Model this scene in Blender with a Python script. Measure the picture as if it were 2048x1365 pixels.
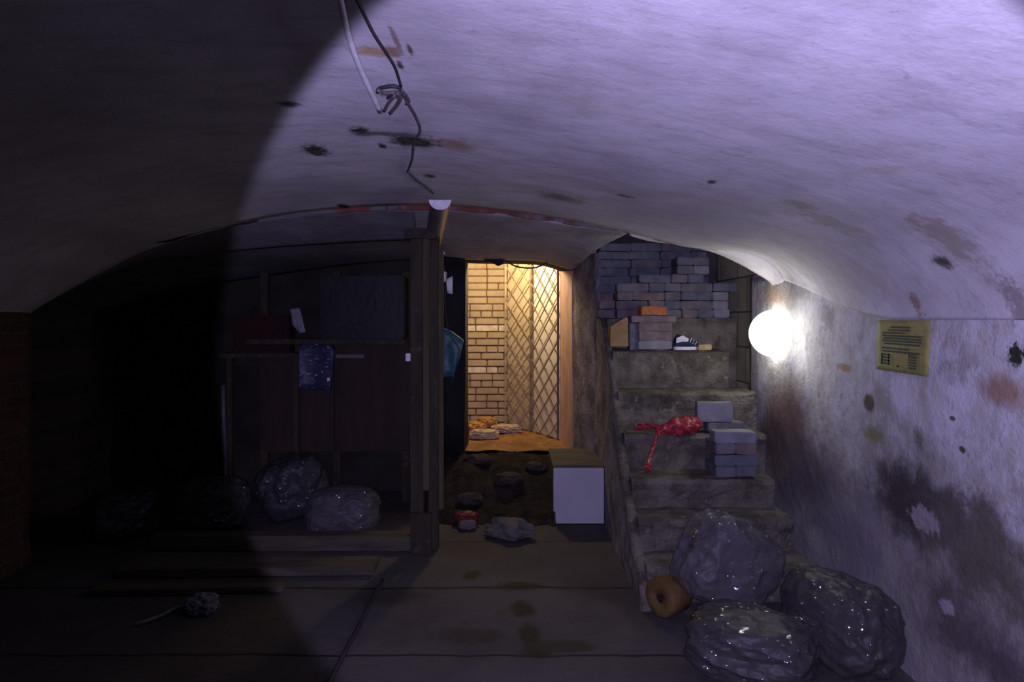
import bpy, bmesh, math, random
from mathutils import Vector, noise, Matrix
R = math.radians
for o in list(bpy.data.objects): bpy.data.objects.remove(o)
S = bpy.context.scene
COL = S.collection
F = 1365.0; VX = 1030.0; VY = 640.0; EYE = 1.5

# ---------------------------------------------------------------- camera
cd = bpy.data.cameras.new('camera'); cam = bpy.data.objects.new('camera', cd); COL.objects.link(cam)
cam.location = (0, 0, EYE); cam.rotation_euler = (R(90), 0, 0)
cd.sensor_width = 36; cd.lens = 24.0
cd.shift_x = -6/2048; cd.shift_y = -42/2048; cd.clip_start = .05
S.camera = cam
# ---------------------------------------------------------------- world, exposure
w = bpy.data.worlds.new('world'); S.world = w; w.use_nodes = True
w.node_tree.nodes['Background'].inputs[0].default_value = (.5, .55, .7, 1)
w.node_tree.nodes['Background'].inputs[1].default_value = 0.0005
vs = S.view_settings; vs.view_transform = 'Standard'; vs.look = 'None'; vs.gamma = 1; vs.exposure = 0
vs.use_curve_mapping = False
# ---------------------------------------------------------------- lights
def spot(name, loc, tgt, half, power, colr, blend, rad):
    l = bpy.data.lights.new(name, 'SPOT'); l.energy = power; l.color = colr
    l.spot_size = 2*half; l.spot_blend = blend; l.shadow_soft_size = rad
    o = bpy.data.objects.new(name, l); COL.objects.link(o); o.location = loc
    o.rotation_euler = (Vector(tgt) - Vector(loc)).to_track_quat('-Z', 'Y').to_euler()
    return o
def point(name, loc, power, colr, rad):
    l = bpy.data.lights.new(name, 'POINT'); l.energy = power; l.color = colr; l.shadow_soft_size = rad
    o = bpy.data.objects.new(name, l); COL.objects.link(o); o.location = loc; return o
TORCH = (.58, .505, 1.0)
spot('torch_beam', (0, -.05, 1.50), (.18*5, 5, 1.5-.05*5), R(34), 270, TORCH, .07, .02)
spot('torch_core', (0, -.05, 1.50), (.50*4, 4, 1.5+.40*4), R(34), 60, TORCH, 1.0, .02)
spot('torch_spill', (0, -.1, 1.5), (-.2, 1.0, 2.7), R(50), 8.5, (.62, .54, 1.0), 1.0, .03)
point('hall_lamp', (-.10, 6.62, 2.16), 46, (1, .74, .43), .06)

# ---------------------------------------------------------------- helpers
def at(px, py, Y): return Vector(((px-VX)*Y/F, Y, EYE+(VY-py)*Y/F))
def obj(name, bm, mat, parent=None, smooth=False, recalc=True):
    me = bpy.data.meshes.new(name)
    if recalc: bmesh.ops.recalc_face_normals(bm, faces=bm.faces)
    bm.to_mesh(me); bm.free()
    if smooth:
        for p in me.polygons: p.use_smooth = True
    if mat: me.materials.append(mat)
    o = bpy.data.objects.new(name, me); COL.objects.link(o)
    if parent:
        o.parent = parent
        o.matrix_parent_inverse = Matrix.Translation(-Vector(parent.location)) if not parent.rotation_euler.z else (Matrix.Translation(parent.location) @ parent.rotation_euler.to_matrix().to_4x4()).inverted()
    return o
def tag(o, label, cat, group=None, kind=None):
    o['label'] = label; o['category'] = cat
    if group: o['group'] = group
    if kind: o['kind'] = kind
    return o
def thing(name, label, cat, loc=(0,0,0), group=None):
    o = bpy.data.objects.new(name, None); COL.objects.link(o); o.location = loc
    o.empty_display_size = .1
    return tag(o, label, cat, group)
def struct(name, bm, mat, smooth=False, parent=None, recalc=True):
    o = obj(name, bm, mat, parent, smooth, recalc)
    if not parent: o['kind'] = 'structure'
    return o
def nz(p, s=1.0): return noise.noise(Vector(p)*s)
def box(bm, a, b, cuts=0, jit=0, js=6, bev=0, rot=0, seed=0):
    t = bmesh.new(); bmesh.ops.create_cube(t, size=1)
    a = Vector(a); b = Vector(b); c = (a+b)/2; d = b-a
    for v in t.verts: v.co = Vector((v.co.x*d.x, v.co.y*d.y, v.co.z*d.z))
    if bev: bmesh.ops.bevel(t, geom=list(t.edges), offset=bev, segments=2, affect='EDGES', clamp_overlap=True)
    if cuts:
        bmesh.ops.subdivide_edges(t, edges=list(t.edges), cuts=cuts, use_grid_fill=True)
    if jit:
        for v in t.verts:
            p = v.co + c + Vector((seed*3.1, seed*1.7, seed))
            v.co += Vector((nz(p, js), nz(p+Vector((9,0,0)), js), nz(p+Vector((0,9,0)), js)))*jit
    m = Matrix.Translation(c) @ Matrix.Rotation(rot, 4, 'Z')
    for v in t.verts: v.co = m @ v.co
    me = bpy.data.meshes.new('t'); t.to_mesh(me); t.free(); bm.from_mesh(me); bpy.data.meshes.remove(me)
    return bm
def tube(bm, pts, r, n=8):
    pts = [Vector(p) for p in pts]; rings = []
    for i, p in enumerate(pts):
        d = (pts[min(i+1, len(pts)-1)] - pts[max(i-1, 0)]).normalized()
        u = d.orthogonal().normalized() if i == 0 else (rings_u - d*rings_u.dot(d)).normalized()
        rings_u = u; v = d.cross(u)
        rr = r[i] if isinstance(r, (list, tuple)) else r
        rings.append([bm.verts.new(p + (u*math.cos(2*math.pi*k/n) + v*math.sin(2*math.pi*k/n))*rr) for k in range(n)])
    for i in range(len(rings)-1):
        for k in range(n):
            bm.faces.new((rings[i][k], rings[i][(k+1) % n], rings[i+1][(k+1) % n], rings[i+1][k]))
    bm.faces.new(rings[0][::-1]); bm.faces.new(rings[-1])
    return bm
def crom(pts, n):
    pts = [Vector(p) for p in pts]; out = []
    P = [2*pts[0]-pts[1]] + pts + [2*pts[-1]-pts[-2]]
    for i in range(1, len(P)-2):
        for k in range(n):
            t = k/n; a, b, c, d = P[i-1], P[i], P[i+1], P[i+2]
            out.append(.5*((2*b) + (c-a)*t + (2*a-5*b+4*c-d)*t*t + (3*b-a-3*c+d)*t**3))
    out.append(pts[-1]); return out
def prism(bm, poly, d):
    """extrude the outline poly (3D points) by vector d"""
    d = Vector(d); a = [bm.verts.new(p) for p in poly]; b = [bm.verts.new(Vector(p)+d) for p in poly]
    bm.faces.new(a); bm.faces.new(b[::-1]); n = len(a)
    for i in range(n): bm.faces.new((a[i], b[i], b[(i+1) % n], a[(i+1) % n]))
    return bm
def resample(pts, n):
    pts = [Vector(p) for p in pts]; L = [0]
    for i in range(1, len(pts)): L.append(L[-1] + (pts[i]-pts[i-1]).length)
    out = []
    j = 0
    for k in range(n):
        t = L[-1]*k/(n-1)
        while j < len(L)-2 and L[j+1] < t: j += 1
        s = (t-L[j])/max(1e-9, L[j+1]-L[j]); out.append(pts[j].lerp(pts[j+1], s))
    return out
def orient(o, d):
    me = o.data; d = Vector(d); a = Vector()
    for p in me.polygons: a += p.normal*p.area
    if a.dot(d) < 0: me.flip_normals()
def grid(bm, rows):
    V = [[bm.verts.new(p) for p in r] for r in rows]
    for i in range(len(V)-1):
        for j in range(len(V[0])-1):
            bm.faces.new((V[i][j], V[i+1][j], V[i+1][j+1], V[i][j+1]))
    return V

# ---------------------------------------------------------------- materials
class NT:
    def __init__(s, name):
        s.m = bpy.data.materials.new(name); s.m.use_nodes = True; s.t = s.m.node_tree; s.n = s.t.nodes
        s.b = s.n['Principled BSDF']; s.pos = s.new('ShaderNodeNewGeometry').outputs['Position']
    def new(s, k): return s.n.new(k)
    def link(s, a, b): s.t.links.new(a, b)
    def noise(s, scale, detail=6, rough=.55, vec=None, stretch=None, dist=0):
        v = vec or s.pos
        if stretch:
            mp = s.new('ShaderNodeMapping'); s.link(v, mp.inputs[0]); mp.inputs['Scale'].default_value = stretch; v = mp.outputs[0]
        x = s.new('ShaderNodeTexNoise'); s.link(v, x.inputs['Vector']); x.inputs['Scale'].default_value = scale
        x.inputs['Detail'].default_value = detail; x.inputs['Roughness'].default_value = rough; x.inputs['Distortion'].default_value = dist
        return x.outputs['Fac']
    def ramp(s, fac, a, b, ca=0., cb=1.):
        x = s.new('ShaderNodeMapRange'); s.link(fac, x.inputs[0]); x.interpolation_type = 'SMOOTHSTEP'
        x.inputs[1].default_value = a; x.inputs[2].default_value = b; x.inputs[3].default_value = ca; x.inputs[4].default_value = cb
        return x.outputs[0]
    def math(s, op, a, b):
        x = s.new('ShaderNodeMath'); x.operation = op
        for i, v in enumerate((a, b)):
            if hasattr(v, 'links') or hasattr(v, 'is_linked'): s.link(v, x.inputs[i])
            else: x.inputs[i].default_value = v
        return x.outputs[0]
    def mix(s, fac, a, b):
        x = s.new('ShaderNodeMix'); x.data_type = 'RGBA'
        for sock, v in ((x.inputs[0], fac), (x.inputs[6], a), (x.inputs[7], b)):
            if isinstance(v, (tuple, list)): sock.default_value = (*v[:3], 1)
            elif isinstance(v, (int, float)): sock.default_value = v
            else: s.link(v, sock)
        return x.outputs[2]
    def blob(s, c, r, amp=.6, soft=.35, ns=None, nsc=9):
        amp = amp*.6; soft = soft*1.4 + .15
        a = s.new('ShaderNodeVectorMath'); a.operation = 'SUBTRACT'; s.link(s.pos, a.inputs[0]); a.inputs[1].default_value = c
        b = s.new('ShaderNodeVectorMath'); b.operation = 'DIVIDE'; s.link(a.outputs[0], b.inputs[0]); b.inputs[1].default_value = r
        l = s.new('ShaderNodeVectorMath'); l.operation = 'LENGTH'; s.link(b.outputs[0], l.inputs[0])
        ns = ns or s.noise(nsc, 5, .6)
        d = s.math('ADD', l.outputs['Value'], s.math('MULTIPLY', s.math('SUBTRACT', ns, .5), amp*5))
        return s.ramp(d, 1+soft/2, 1-soft/2)
    def bump(s, h, strength=.4, dist=.02, prev=None):
        x = s.new('ShaderNodeBump'); s.link(h, x.inputs['Height']); x.inputs['Strength'].default_value = strength; x.inputs['Distance'].default_value = dist
        if prev: s.link(prev, x.inputs['Normal'])
        return x.outputs[0]
    def done(s, colr=None, rough=.85, normal=None, spec=.3, metal=0):
        if colr is not None:
            if isinstance(colr, (tuple, list)): s.b.inputs['Base Color'].default_value = (*colr[:3], 1)
            else: s.link(colr, s.b.inputs['Base Color'])
        if isinstance(rough, (int, float)): s.b.inputs['Roughness'].default_value = rough
        else: s.link(rough, s.b.inputs['Roughness'])
        s.b.inputs['Specular IOR Level'].default_value = spec; s.b.inputs['Metallic'].default_value = metal
        if normal: s.link(normal, s.b.inputs['Normal'])
        return s.m
def rough_mat(name, c1, c2, scale=8, rough=.85, bump=.4, spec=.3, metal=0, stretch=None, bd=.01, c3=None):
    n = NT(name); f = n.noise(scale, 6, .6, stretch=stretch)
    c = n.mix(n.ramp(f, .35, .65), c1, c2)
    if c3: c = n.mix(n.ramp(n.noise(scale*2.7, 4, .6), .58, .7), c, c3)
    return n.done(c, rough, n.bump(n.noise(scale*4, 6, .65, stretch=stretch), bump, bd), spec, metal)

# ---------------------------------------------------------------- vault shape
PROF = [(-3.0, 1.50), (-2.94, 1.57), (-2.55, 1.79), (-2.2, 1.95), (-1.58, 2.115), (-1.05, 2.185), (-.5, 2.205), (-.06, 2.17),
        (.277, 2.12), (.7, 2.035), (1.05, 1.945), (1.35, 1.83), (1.52, 1.71), (1.62, 1.58), (1.655, 1.50)]
PC = crom([(x, z, 0) for x, z in PROF], 8)
def springz(Y):
    if Y < 3.0: return 1.50
    t = min(1, (Y-3.0)/1.5); return 1.50 + .29*t*t*(3-2*t)*.5 + .145*t
def prof(X, Y=0):
    z = None
    for i in range(len(PC)-1):
        if PC[i].x <= X <= PC[i+1].x:
            t = (X-PC[i].x)/max(1e-9, PC[i+1].x-PC[i].x); z = PC[i].y*(1-t)+PC[i+1].y*t; break
    if z is None: z = 1.5
    if X > 1.0:
        sz = springz(Y); t = max(0, (X-1.0)/.655); z = max(z, z + (sz-1.5)*t**1.5)
    return z
def vnoise(x, y):
    return .016*nz((x, y, 0), .8) + .006*nz((x, y, 3), 2.7) + .0015*nz((x, y, 7), 9)
def on_vault(px, py, off=0.0):
    lo, hi = .4, 4.19
    def f(Y): p = at(px, py, Y); return p.z - prof(p.x, Y) - vnoise(p.x, Y)*min(1, max(0, (4.2-Y)/.5))
    for _ in range(50):
        m = (lo+hi)/2
        if f(m) > 0: hi = m
        else: lo = m
    c0 = Vector((0, 0, EYE)); p = at(px, py, lo); h = max(.15, p.z-EYE); return c0 + (p-c0)*(1-off/h)
def on_wall(px, py, X=1.65):
    Y = X*F/(px-VX); return at(px, py, Y)

# ---------------------------------------------------------------- plaster of the vault
def vault_material():
    n = NT('whitewashed_plaster')
    c = n.mix(n.ramp(n.noise(1.6, 7, .62, stretch=(1, .5, 1)), .38, .66), (.66, .64, .66), (.50, .48, .50))
    c = n.mix(n.ramp(n.noise(7, 8, .7, stretch=(.6, 1.3, 1)), .42, .72, 0, .55), c, (.40, .38, .38))
    c = n.mix(n.ramp(n.noise(3.2, 6, .6), .60, .74, 0, .6), c, (.42, .38, .30))
    c = n.mix(n.ramp(n.noise(26, 5, .7), .60, .74, 0, .6), c, (.28, .26, .25))
    c = n.mix(n.ramp(n.noise(5, 9, .78, stretch=(.5, 1.6, 1)), .50, .66, 0, .55), c, (.38, .355, .37))
    c = n.mix(n.ramp(n.noise(70, 4, .7), .64, .72, 0, .5), c, (.30, .27, .25))
    sn = n.noise(16, 6, .75); sf = n.noise(45, 5, .75)
    for px, py, rx, ry, colr, a in [
        (750, 103, .06, .018, (.42, .30, .18), .45), (785, 103, .022, .022, (.28, .2, .13), .4),
        (910, 290, .075, .05, (.42, .33, .26), .4), (860, 352, .028, .025, (.12, .1, .05), .4),
        (826, 282, .085, .06, (.03, .022, .016), .5), (722, 263, .035, .04, (.05, .04, .035), .5),  # near-black spots paint the dark inside of the ceiling holes
        (765, 292, .014, .028, (.05, .04, .03), .4), (775, 268, .13, .018, (.2, .17, .17), .6),
        (632, 300, .045, .05, (.05, .045, .02), .7), (790, 190, .035, .02, (.1, .09, .08), .7),
        (792, 80, .007, .05, (.25, .2, .18), .5), (800, 130, .008, .008, (.08, .07, .06), .4),
        (820, 100, .007, .007, (.1, .08, .07), .4), (580, 208, .03, .01, (.1, .09, .07), .4),
        (1423, 364, .014, .012, (.06, .05, .06), .4), (1885, 524, .022, .03, (.09, .08, .06), .4),
        (1830, 602, .02, .02, (.3, .22, .16), .8), (2040, 615, .06, .03, (.34, .3, .28), .9),
        (686, 412, .03, .05, (.05, .04, .035), .5), (1250, 392, .04, .02, (.2, .18, .17), .5),
        (1120, 395, .10, .06, (.28, .24, .22), .6), (1890, 470, .12, .06, (.40, .36, .31), .8),
        (1650, 440, .14, .05, (.42, .40, .36), .9), (1600, 410, .05, .03, (.35, .32, .28), .9)]:
        p = on_vault(px, py); c = n.mix(n.blob(p, (rx, max(ry, .02)*1.5, .3), a*1.7, .7, sn if rx > .06 else sf), c, colr)
    # long crack of the left half
    h = n.math('ADD', n.noise(3, 5, .6), n.math('MULTIPLY', n.noise(22, 6, .7), .25))
    nm = n.bump(h, .22, .03)
    return n.done(c, .8, n.bump(n.noise(60, 3, .6), .15, .004, nm), .2)
M_VAULT = vault_material()

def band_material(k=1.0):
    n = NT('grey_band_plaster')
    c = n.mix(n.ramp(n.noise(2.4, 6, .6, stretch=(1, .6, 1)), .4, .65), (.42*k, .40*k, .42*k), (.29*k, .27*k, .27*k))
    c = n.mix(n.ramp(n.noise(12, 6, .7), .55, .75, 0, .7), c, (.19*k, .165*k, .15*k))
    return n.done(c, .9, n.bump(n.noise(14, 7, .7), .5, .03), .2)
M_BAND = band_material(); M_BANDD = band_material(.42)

def wall_material():
    n = NT('damp_whitewash')
    big = n.noise(1.8, 6, .62); mid = n.noise(6, 7, .66); fin = n.noise(22, 6, .7)
    c = n.mix(n.ramp(mid, .40, .66), (.62, .61, .64), (.50, .49, .45))
    c = n.mix(n.ramp(n.noise(4.5, 6, .68, stretch=(1, 1, .6)), .47, .64, 0, .7), c, (.38, .37, .27))
    c = n.mix(n.ramp(n.noise(9, 6, .65, stretch=(1, 1.4, .5)), .60, .74, 0, .55), c, (.36, .25, .18))
    sep = n.new('ShaderNodeSeparateXYZ'); n.link(n.pos, sep.inputs[0]); z = sep.outputs[2]
    # rising damp: darker, mouldy plaster low on the wall with a ragged upper limit
    d = n.math('ADD', z, n.math('MULTIPLY', n.math('SUBTRACT', big, .5), 1.5))
    d = n.math('ADD', d, n.math('MULTIPLY', n.math('SUBTRACT', fin, .5), .6))
    c = n.mix(n.ramp(d, 1.15, .60, 0, .8), c, (.26, .24, .23))
    c = n.mix(n.ramp(n.noise(5, 8, .74), .50, .62, 0, .6), c, (.29, .28, .25))
    c = n.mix(n.ramp(n.noise(17, 7, .75, stretch=(1, 1.3, .5)), .54, .66, 0, .5), c, (.27, .25, .24))
    sn = n.noise(7, 7, .7); sf = n.noise(30, 5, .75)
    def B(px, py, rpx, rpy, colr, a=.55, soft=.5):
        nonlocal c
        p = on_wall(px, py); ry = max(.01, abs(on_wall(px+rpx, py).y - on_wall(px-rpx, py).y)/2); rz = rpy*p.y/F
        c = n.mix(n.blob(p, (.5, ry, rz), a*(1 if rpx > 30 else 1.8), soft, sn if rpx > 30 else sf), c, colr)
    B(1572, 850, 40, 75, (.24, .16, .13), .6, 1.2)
    B(1600, 960, 60, 70, (.13, .115, .12), .9, 1.1)
    B(1545, 880, 30, 60, (.15, .11, .10), .5, .7)
    B(1850, 1010, 100, 55, (.075, .065, .068), 1.0, .9)
    B(1790, 1010, 50, 70, (.06, .052, .05), .8, .8)
    B(1900, 1060, 60, 50, (.085, .075, .078), .9, .9)
    B(1900, 1230, 80, 80, (.12, .105, .105), 1.1, 1.3)
    B(1990, 1330, 110, 50, (.10, .085, .09), 1.0, 1.2)
    B(1960, 1120, 110, 90, (.13, .12, .095), 1.1, .9)
    B(1700, 1090, 60, 90, (.24, .22, .25), .9, .9)
    B(1720, 1260, 60, 90, (.27, .24, .31), .9, .9)
    B(1840, 1040, 28, 24, (.34, .31, .34), .5, .3)
    B(1800, 1100, 22, 22, (.26, .24, .26), .6, .3)
    B(1885, 1214, 15, 14, (.34, .31, .35), .4, .3)
    B(1733, 806, 10, 17, (.13, .11, .07), .15, .3)
    B(2026, 710, 16, 22, (.03, .035, .02), .6, .3)
    B(1914, 900, 7, 7, (.10, .10, .06), .3, .3)
    B(1896, 837, 5, 5, (.12, .11, .09), .3, .3)
    B(1998, 780, 40, 30, (.36, .24, .17), .6, .8)
    B(1685, 735, 14, 8, (.42, .30, .16), .6, .5)
    B(1740, 870, 18, 16, (.26, .25, .12), .5, .8)
    B(1830, 880, 9, 22, (.22, .21, .19), .5, .6)
    B(1545, 590, 20, 16, (.50, .36, .28), .9, 1.0)
    h = n.math('ADD', mid, n.math('MULTIPLY', fin, .4))
    return n.done(c, .82, n.bump(n.noise(70, 4, .6), .2, .005, n.bump(h, .45, .04)), .2)
M_WALL = wall_material()

def brick_material(name, c1, c2, mortar, along='Y', bw=.25, bh=.075):
    n = NT(name); sep = n.new('ShaderNodeSeparateXYZ'); n.link(n.pos, sep.inputs[0])
    cmb = n.new('ShaderNodeCombineXYZ'); n.link(sep.outputs[1 if along == 'Y' else 0], cmb.inputs[0]); n.link(sep.outputs[2], cmb.inputs[1])
    b = n.new('ShaderNodeTexBrick'); n.link(cmb.outputs[0], b.inputs['Vector'])
    b.inputs['Scale'].default_value = 1; b.inputs['Brick Width'].default_value = bw; b.inputs['Row Height'].default_value = bh
    b.inputs['Mortar Size'].default_value = .007; b.inputs['Mortar Smooth'].default_value = .4
    b.inputs['Color1'].default_value = (*c1, 1); b.inputs['Color2'].default_value = (*c2, 1); b.inputs['Mortar'].default_value = (*mortar, 1)
    c = n.mix(n.ramp(n.noise(6, 6, .65), .5, .7, 0, .7), b.outputs['Color'], tuple(x*.4 for x in c1))
    inv = n.math('SUBTRACT', 1, b.outputs['Fac'])
    return n.done(c, .9, n.bump(n.noise(40, 5, .7), .3, .006, n.bump(inv, .6, .012)), .2)
M_BRICKWALL = brick_material('old_red_brick', (.13, .05, .04), (.08, .04, .033), (.10, .095, .09))
M_BRICKX = brick_material('dark_rubble_brick', (.10, .07, .06), (.06, .05, .045), (.08, .08, .075), along='X')
M_CONC = rough_mat('stair_concrete', (.23, .21, .165), (.105, .093, .072), 6, .95, 1.0, .1, bd=.04, c3=(.27, .25, .21))
M_BLOCKWALL = brick_material('block_masonry', (.50, .45, .28), (.36, .32, .21), (.12, .10, .07), bw=.40, bh=.26)
M_DARKWALL = rough_mat('dark_plaster', (.045, .037, .033), (.028, .024, .022), 3, .95, .6, .1, bd=.02)  # near-black plaster tone for the front, back and lintel walls
M_PILLAR = rough_mat('grey_pillar_plaster', (.34, .32, .33), (.16, .15, .155), 5, .9, 1.0, .15, bd=.05, c3=(.42, .40, .42))
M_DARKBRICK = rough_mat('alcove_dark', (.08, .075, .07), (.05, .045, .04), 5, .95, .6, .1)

# ---------------------------------------------------------------- ceiling: main vault
bm = bmesh.new(); rows = []
YS = [-1.6 + i*.06 for i in range(96)] ; YS = [y for y in YS if y < 4.18] + [4.2]
xs = [p.x for p in PC]
for Y in YS:
    e = min(1, (4.2-Y)/.5)
    rows.append([(x, Y, prof(x, Y) + vnoise(x, Y)*e*(0 if (k == 0 or k == len(xs)-1) else 1)) for k, x in enumerate(xs)])
grid(bm, rows)
ceil = struct('ceiling', bm, M_VAULT, smooth=True)
orient(ceil, (0, 0, -1)); sm = ceil.modifiers.new('thickness', 'SOLIDIFY'); sm.thickness = .04; sm.offset = -1

# brick edge of the arch at Y 4.2 : a shallow step down
STEP = .024
bm = bmesh.new(); xe = [x for x in xs if -2.7 < x < 1.3]
top = [(x, 4.195, prof(x, 4.2) + .02) for x in xe]
bot = [(x, 4.195, prof(x, 4.2) - STEP*(1+.5*nz((x*6, 0, 0)))*max(0, min(1, (x+1.5)/.4, (.65-x)/.35))) for x in xe]
bk1 = [(x, 4.22, z) for x, _, z in bot]; bk0 = [(x, 4.22, z) for x, _, z in top]
grid(bm, [top, bot, bk1, bk0])
n = NT('arch_edge_brick')
xm = n.new('ShaderNodeSeparateXYZ'); n.link(n.pos, xm.inputs[0])
seg = n.noise(2.0, 4, .6, stretch=(1, 0, 0)); rng = n.math('MULTIPLY', n.ramp(xm.outputs[0], -1.15, -1.05), n.ramp(xm.outputs[0], .42, .32)); c = n.mix(n.math('MULTIPLY', rng, n.ramp(seg, .44, .50)), (.16, .145, .15), (.19, .055, .04))
c = n.mix(n.math('MULTIPLY', rng, n.ramp(n.noise(16, 4, .6), .52, .6)), c, (.12, .06, .05))
struct('trim_1', bm, n.done(c, .9, n.bump(n.noise(30, 5, .7), .6, .01), .2))

A_low = [Vector((x, 4.2, prof(x, 4.2)-STEP*.8*max(0, min(1, (x+1.5)/.4, (.65-x)/.35)))) for x in xs]
def sub(a, b): return [p for p in A_low if a <= p.x <= b]
def loft(name, c0, c1, nx, ny, mat, na=.012, thick=.03, flip=False):
    c0 = resample(c0, nx); c1 = resample(c1, nx); rows = []
    for j in range(ny):
        t = j/(ny-1); row = []
        for a, b in zip(c0, c1):
            p = a.lerp(b, t); p.z += na*nz(p, 2.2)*(4*t*(1-t)) + na*.4*nz(p, 8)*(4*t*(1-t)); row.append(p)
        rows.append(row)
    bm = bmesh.new(); grid(bm, rows); o = struct(name, bm, mat, smooth=True)
    orient(o, (0, 0, -1)); m = o.modifiers.new('thickness', 'SOLIDIFY'); m.thickness = thick; m.offset = -1
    return o
# left band from the step to the free edge A'
LA = crom([at(60, 620, 4.6), at(100, 603, 4.6), at(200, 555, 4.6), at(300, 526, 4.6), at(500, 500, 4.6), at(700, 486, 4.6), at(835, 480, 4.6)], 10)
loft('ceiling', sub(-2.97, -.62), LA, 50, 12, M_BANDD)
# middle: passage vault from the step to the lintel
LB = crom([at(800, 508, 6.0), at(930, 519, 6.0), at(1040, 521, 6.0), at(1090, 525, 6.0), at(1130, 537, 6.0), at(1148, 540, 6.0), at(1157, 528, 6.0), at(1164, 512, 5.98)], 8)
loft('ceiling', sub(-.64, .70), LB, 40, 24, M_BAND)
# right: from the arch plane to the edge over the stairs
LC = crom([at(1262, 472, 4.21), at(1300, 483, 4.3), at(1360, 490, 4.4), at(1420, 503, 4.4), at(1470, 524, 4.4), at(1510, 546, 4.4), at(1542, 568, 4.4), at(1552, 600, 4.4)], 8)
loft('ceiling', sub(.66, 1.66), LC, 40, 8, M_VAULT, .004)
# left rear vault behind the band
LD0 = [p + Vector((0, 0, .05)) for p in LA]
LD = crom([at(-10, 690, 6.0), at(150, 640, 6.0), at(350, 583, 6.0), at(590, 545, 6.0), at(720, 528, 6.0), at(870, 516, 6.0)], 8)
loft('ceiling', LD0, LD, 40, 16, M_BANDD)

# ---------------------------------------------------------------- walls
def wall_grid(name, X, y0, y1, z0, z1, mat, na=.02, step=.07, axis='X', thick=.1, off=1, edge=True):
    bm = bmesh.new(); nu = max(2, int((y1-y0)/step)); nv = max(2, int((z1-z0)/step)); rows = []
    for i in range(nu+1):
        u = y0+(y1-y0)*i/nu; r = []
        for j in range(nv+1):
            v = z0+(z1-z0)*j/nv
            d = na*nz((X*2+u, v, X), 1.6) + na*.5*nz((X+u, v, 2), 5) + na*.2*nz((X+u, v, 5), 14)
            if i in (0, nu): d *= .3
            r.append((X+d, u, v) if axis == 'X' else (u, X+d, v))
        rows.append(r)
    grid(bm, rows); o = struct(name, bm, mat, smooth=True)
    orient(o, (-1 if X > 0 else 1, 0, 0) if axis == 'X' else (0, -1 if X > 0 else 1, 0))
    m = o.modifiers.new('thickness', 'SOLIDIFY'); m.thickness = thick; m.offset = -1
    return o
WO = 1
wall_grid('wall_right', 1.665, -1.6, 4.84, -.05, 1.80, M_WALL, .018, .05, off=WO, thick=.035)
wall_grid('wall_right', 1.69, 4.80, 5.75, -.05, 2.45, M_BLOCKWALL, .012, off=WO, thick=.06)
wall_grid('wall_left', -2.98, -1.6, 4.2, -.05, 1.62, M_BRICKWALL, .02)
wall_grid('wall_left', -3.55, 4.1, 6.1, -.05, 2.1, M_BRICKX, .04)
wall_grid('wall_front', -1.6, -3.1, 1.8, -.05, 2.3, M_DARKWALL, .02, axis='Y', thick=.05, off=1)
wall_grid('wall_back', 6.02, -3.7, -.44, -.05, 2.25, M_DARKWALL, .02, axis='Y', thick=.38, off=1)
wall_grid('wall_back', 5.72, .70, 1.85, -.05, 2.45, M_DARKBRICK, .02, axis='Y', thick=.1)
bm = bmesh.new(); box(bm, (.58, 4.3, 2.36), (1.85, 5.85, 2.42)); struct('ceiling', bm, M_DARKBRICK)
# pillar between passage and stair alcove
bm = bmesh.new(); rows = []
for p in resample([(.52, 6.40, 0), (.515, 6.02, 0), (.56, 5.80, 0), (.655, 5.49, 0), (.70, 5.49, 0)], 26):
    rows.append([(p.x + .014*nz((p.x*4, p.y*4, z*4)), p.y, z) for z in [-.03 + 2.07*k/50 for k in range(51)]])
V = grid(bm, rows); e1 = [bm.verts.new((.70, 6.42, -.03)), bm.verts.new((.70, 6.42, 2.04))]
bm.faces.new([v for v in V[0]] + [e1[1], e1[0]]); bm.faces.new([r_[-1] for r_ in V] + [e1[1]]); bm.faces.new(V[-1] + [e1[1], e1[0]])
struct('wall_passage', bm, M_PILLAR, smooth=True)

# floor
n = NT('cellar_floor_concrete')
c = n.mix(n.ramp(n.noise(1.5, 6, .6), .38, .66), (.080, .073, .069), (.054, .049, .046))
c = n.mix(n.ramp(n.noise(9, 7, .7), .55, .75, 0, .6), c, (.036, .031, .027))
sn = n.noise(6, 6, .68)
def FB(px, py, rx, ry, colr, a=.7, soft=.5):
    global c
    Y = F*EYE/(py-VY); p = Vector(((px-VX)*Y/F, Y, 0)); c = n.mix(n.blob(p, (rx, ry, .5), a, soft, sn), c, colr)
moss = (.028, .026, .010)
FB(1040, 1172, .12, .06, moss); FB(1045, 1215, .07, .10, moss); FB(1060, 1265, .05, .12, moss); FB(1075, 1300, .07, .06, moss)
FB(945, 1148, .05, .07, moss); FB(1130, 1290, .14, .06, (.04, .034, .022)); FB(930, 1270, .15, .08, (.045, .037, .033)); FB(780, 1190, .20, .10, (.04, .034, .03))
sp = n.new('ShaderNodeSeparateXYZ'); n.link(n.pos, sp.inputs[0])
wob = n.math('MULTIPLY', n.math('SUBTRACT', n.noise(3, 3, .5), .5), .05)
crk = None
for Yl, wd in ((3.83, .012), (3.06, .008), (4.62, .006)):
    g = n.math('ABSOLUTE', n.math('SUBTRACT', n.math('ADD', sp.outputs[1], wob), Yl), 0); g = n.ramp(g, wd*1.6, wd*.4)
    crk = g if crk is None else n.math('MAXIMUM', crk, g)
c = n.mix(crk, c, (.02, .017, .013))
h = n.math('SUBTRACT', n.noise(12, 7, .65), n.math('MULTIPLY', crk, .9))
M_FLOOR = n.done(c, .8, n.bump(h, .5, .02), .3)
bm = bmesh.new(); rows = []
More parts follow.
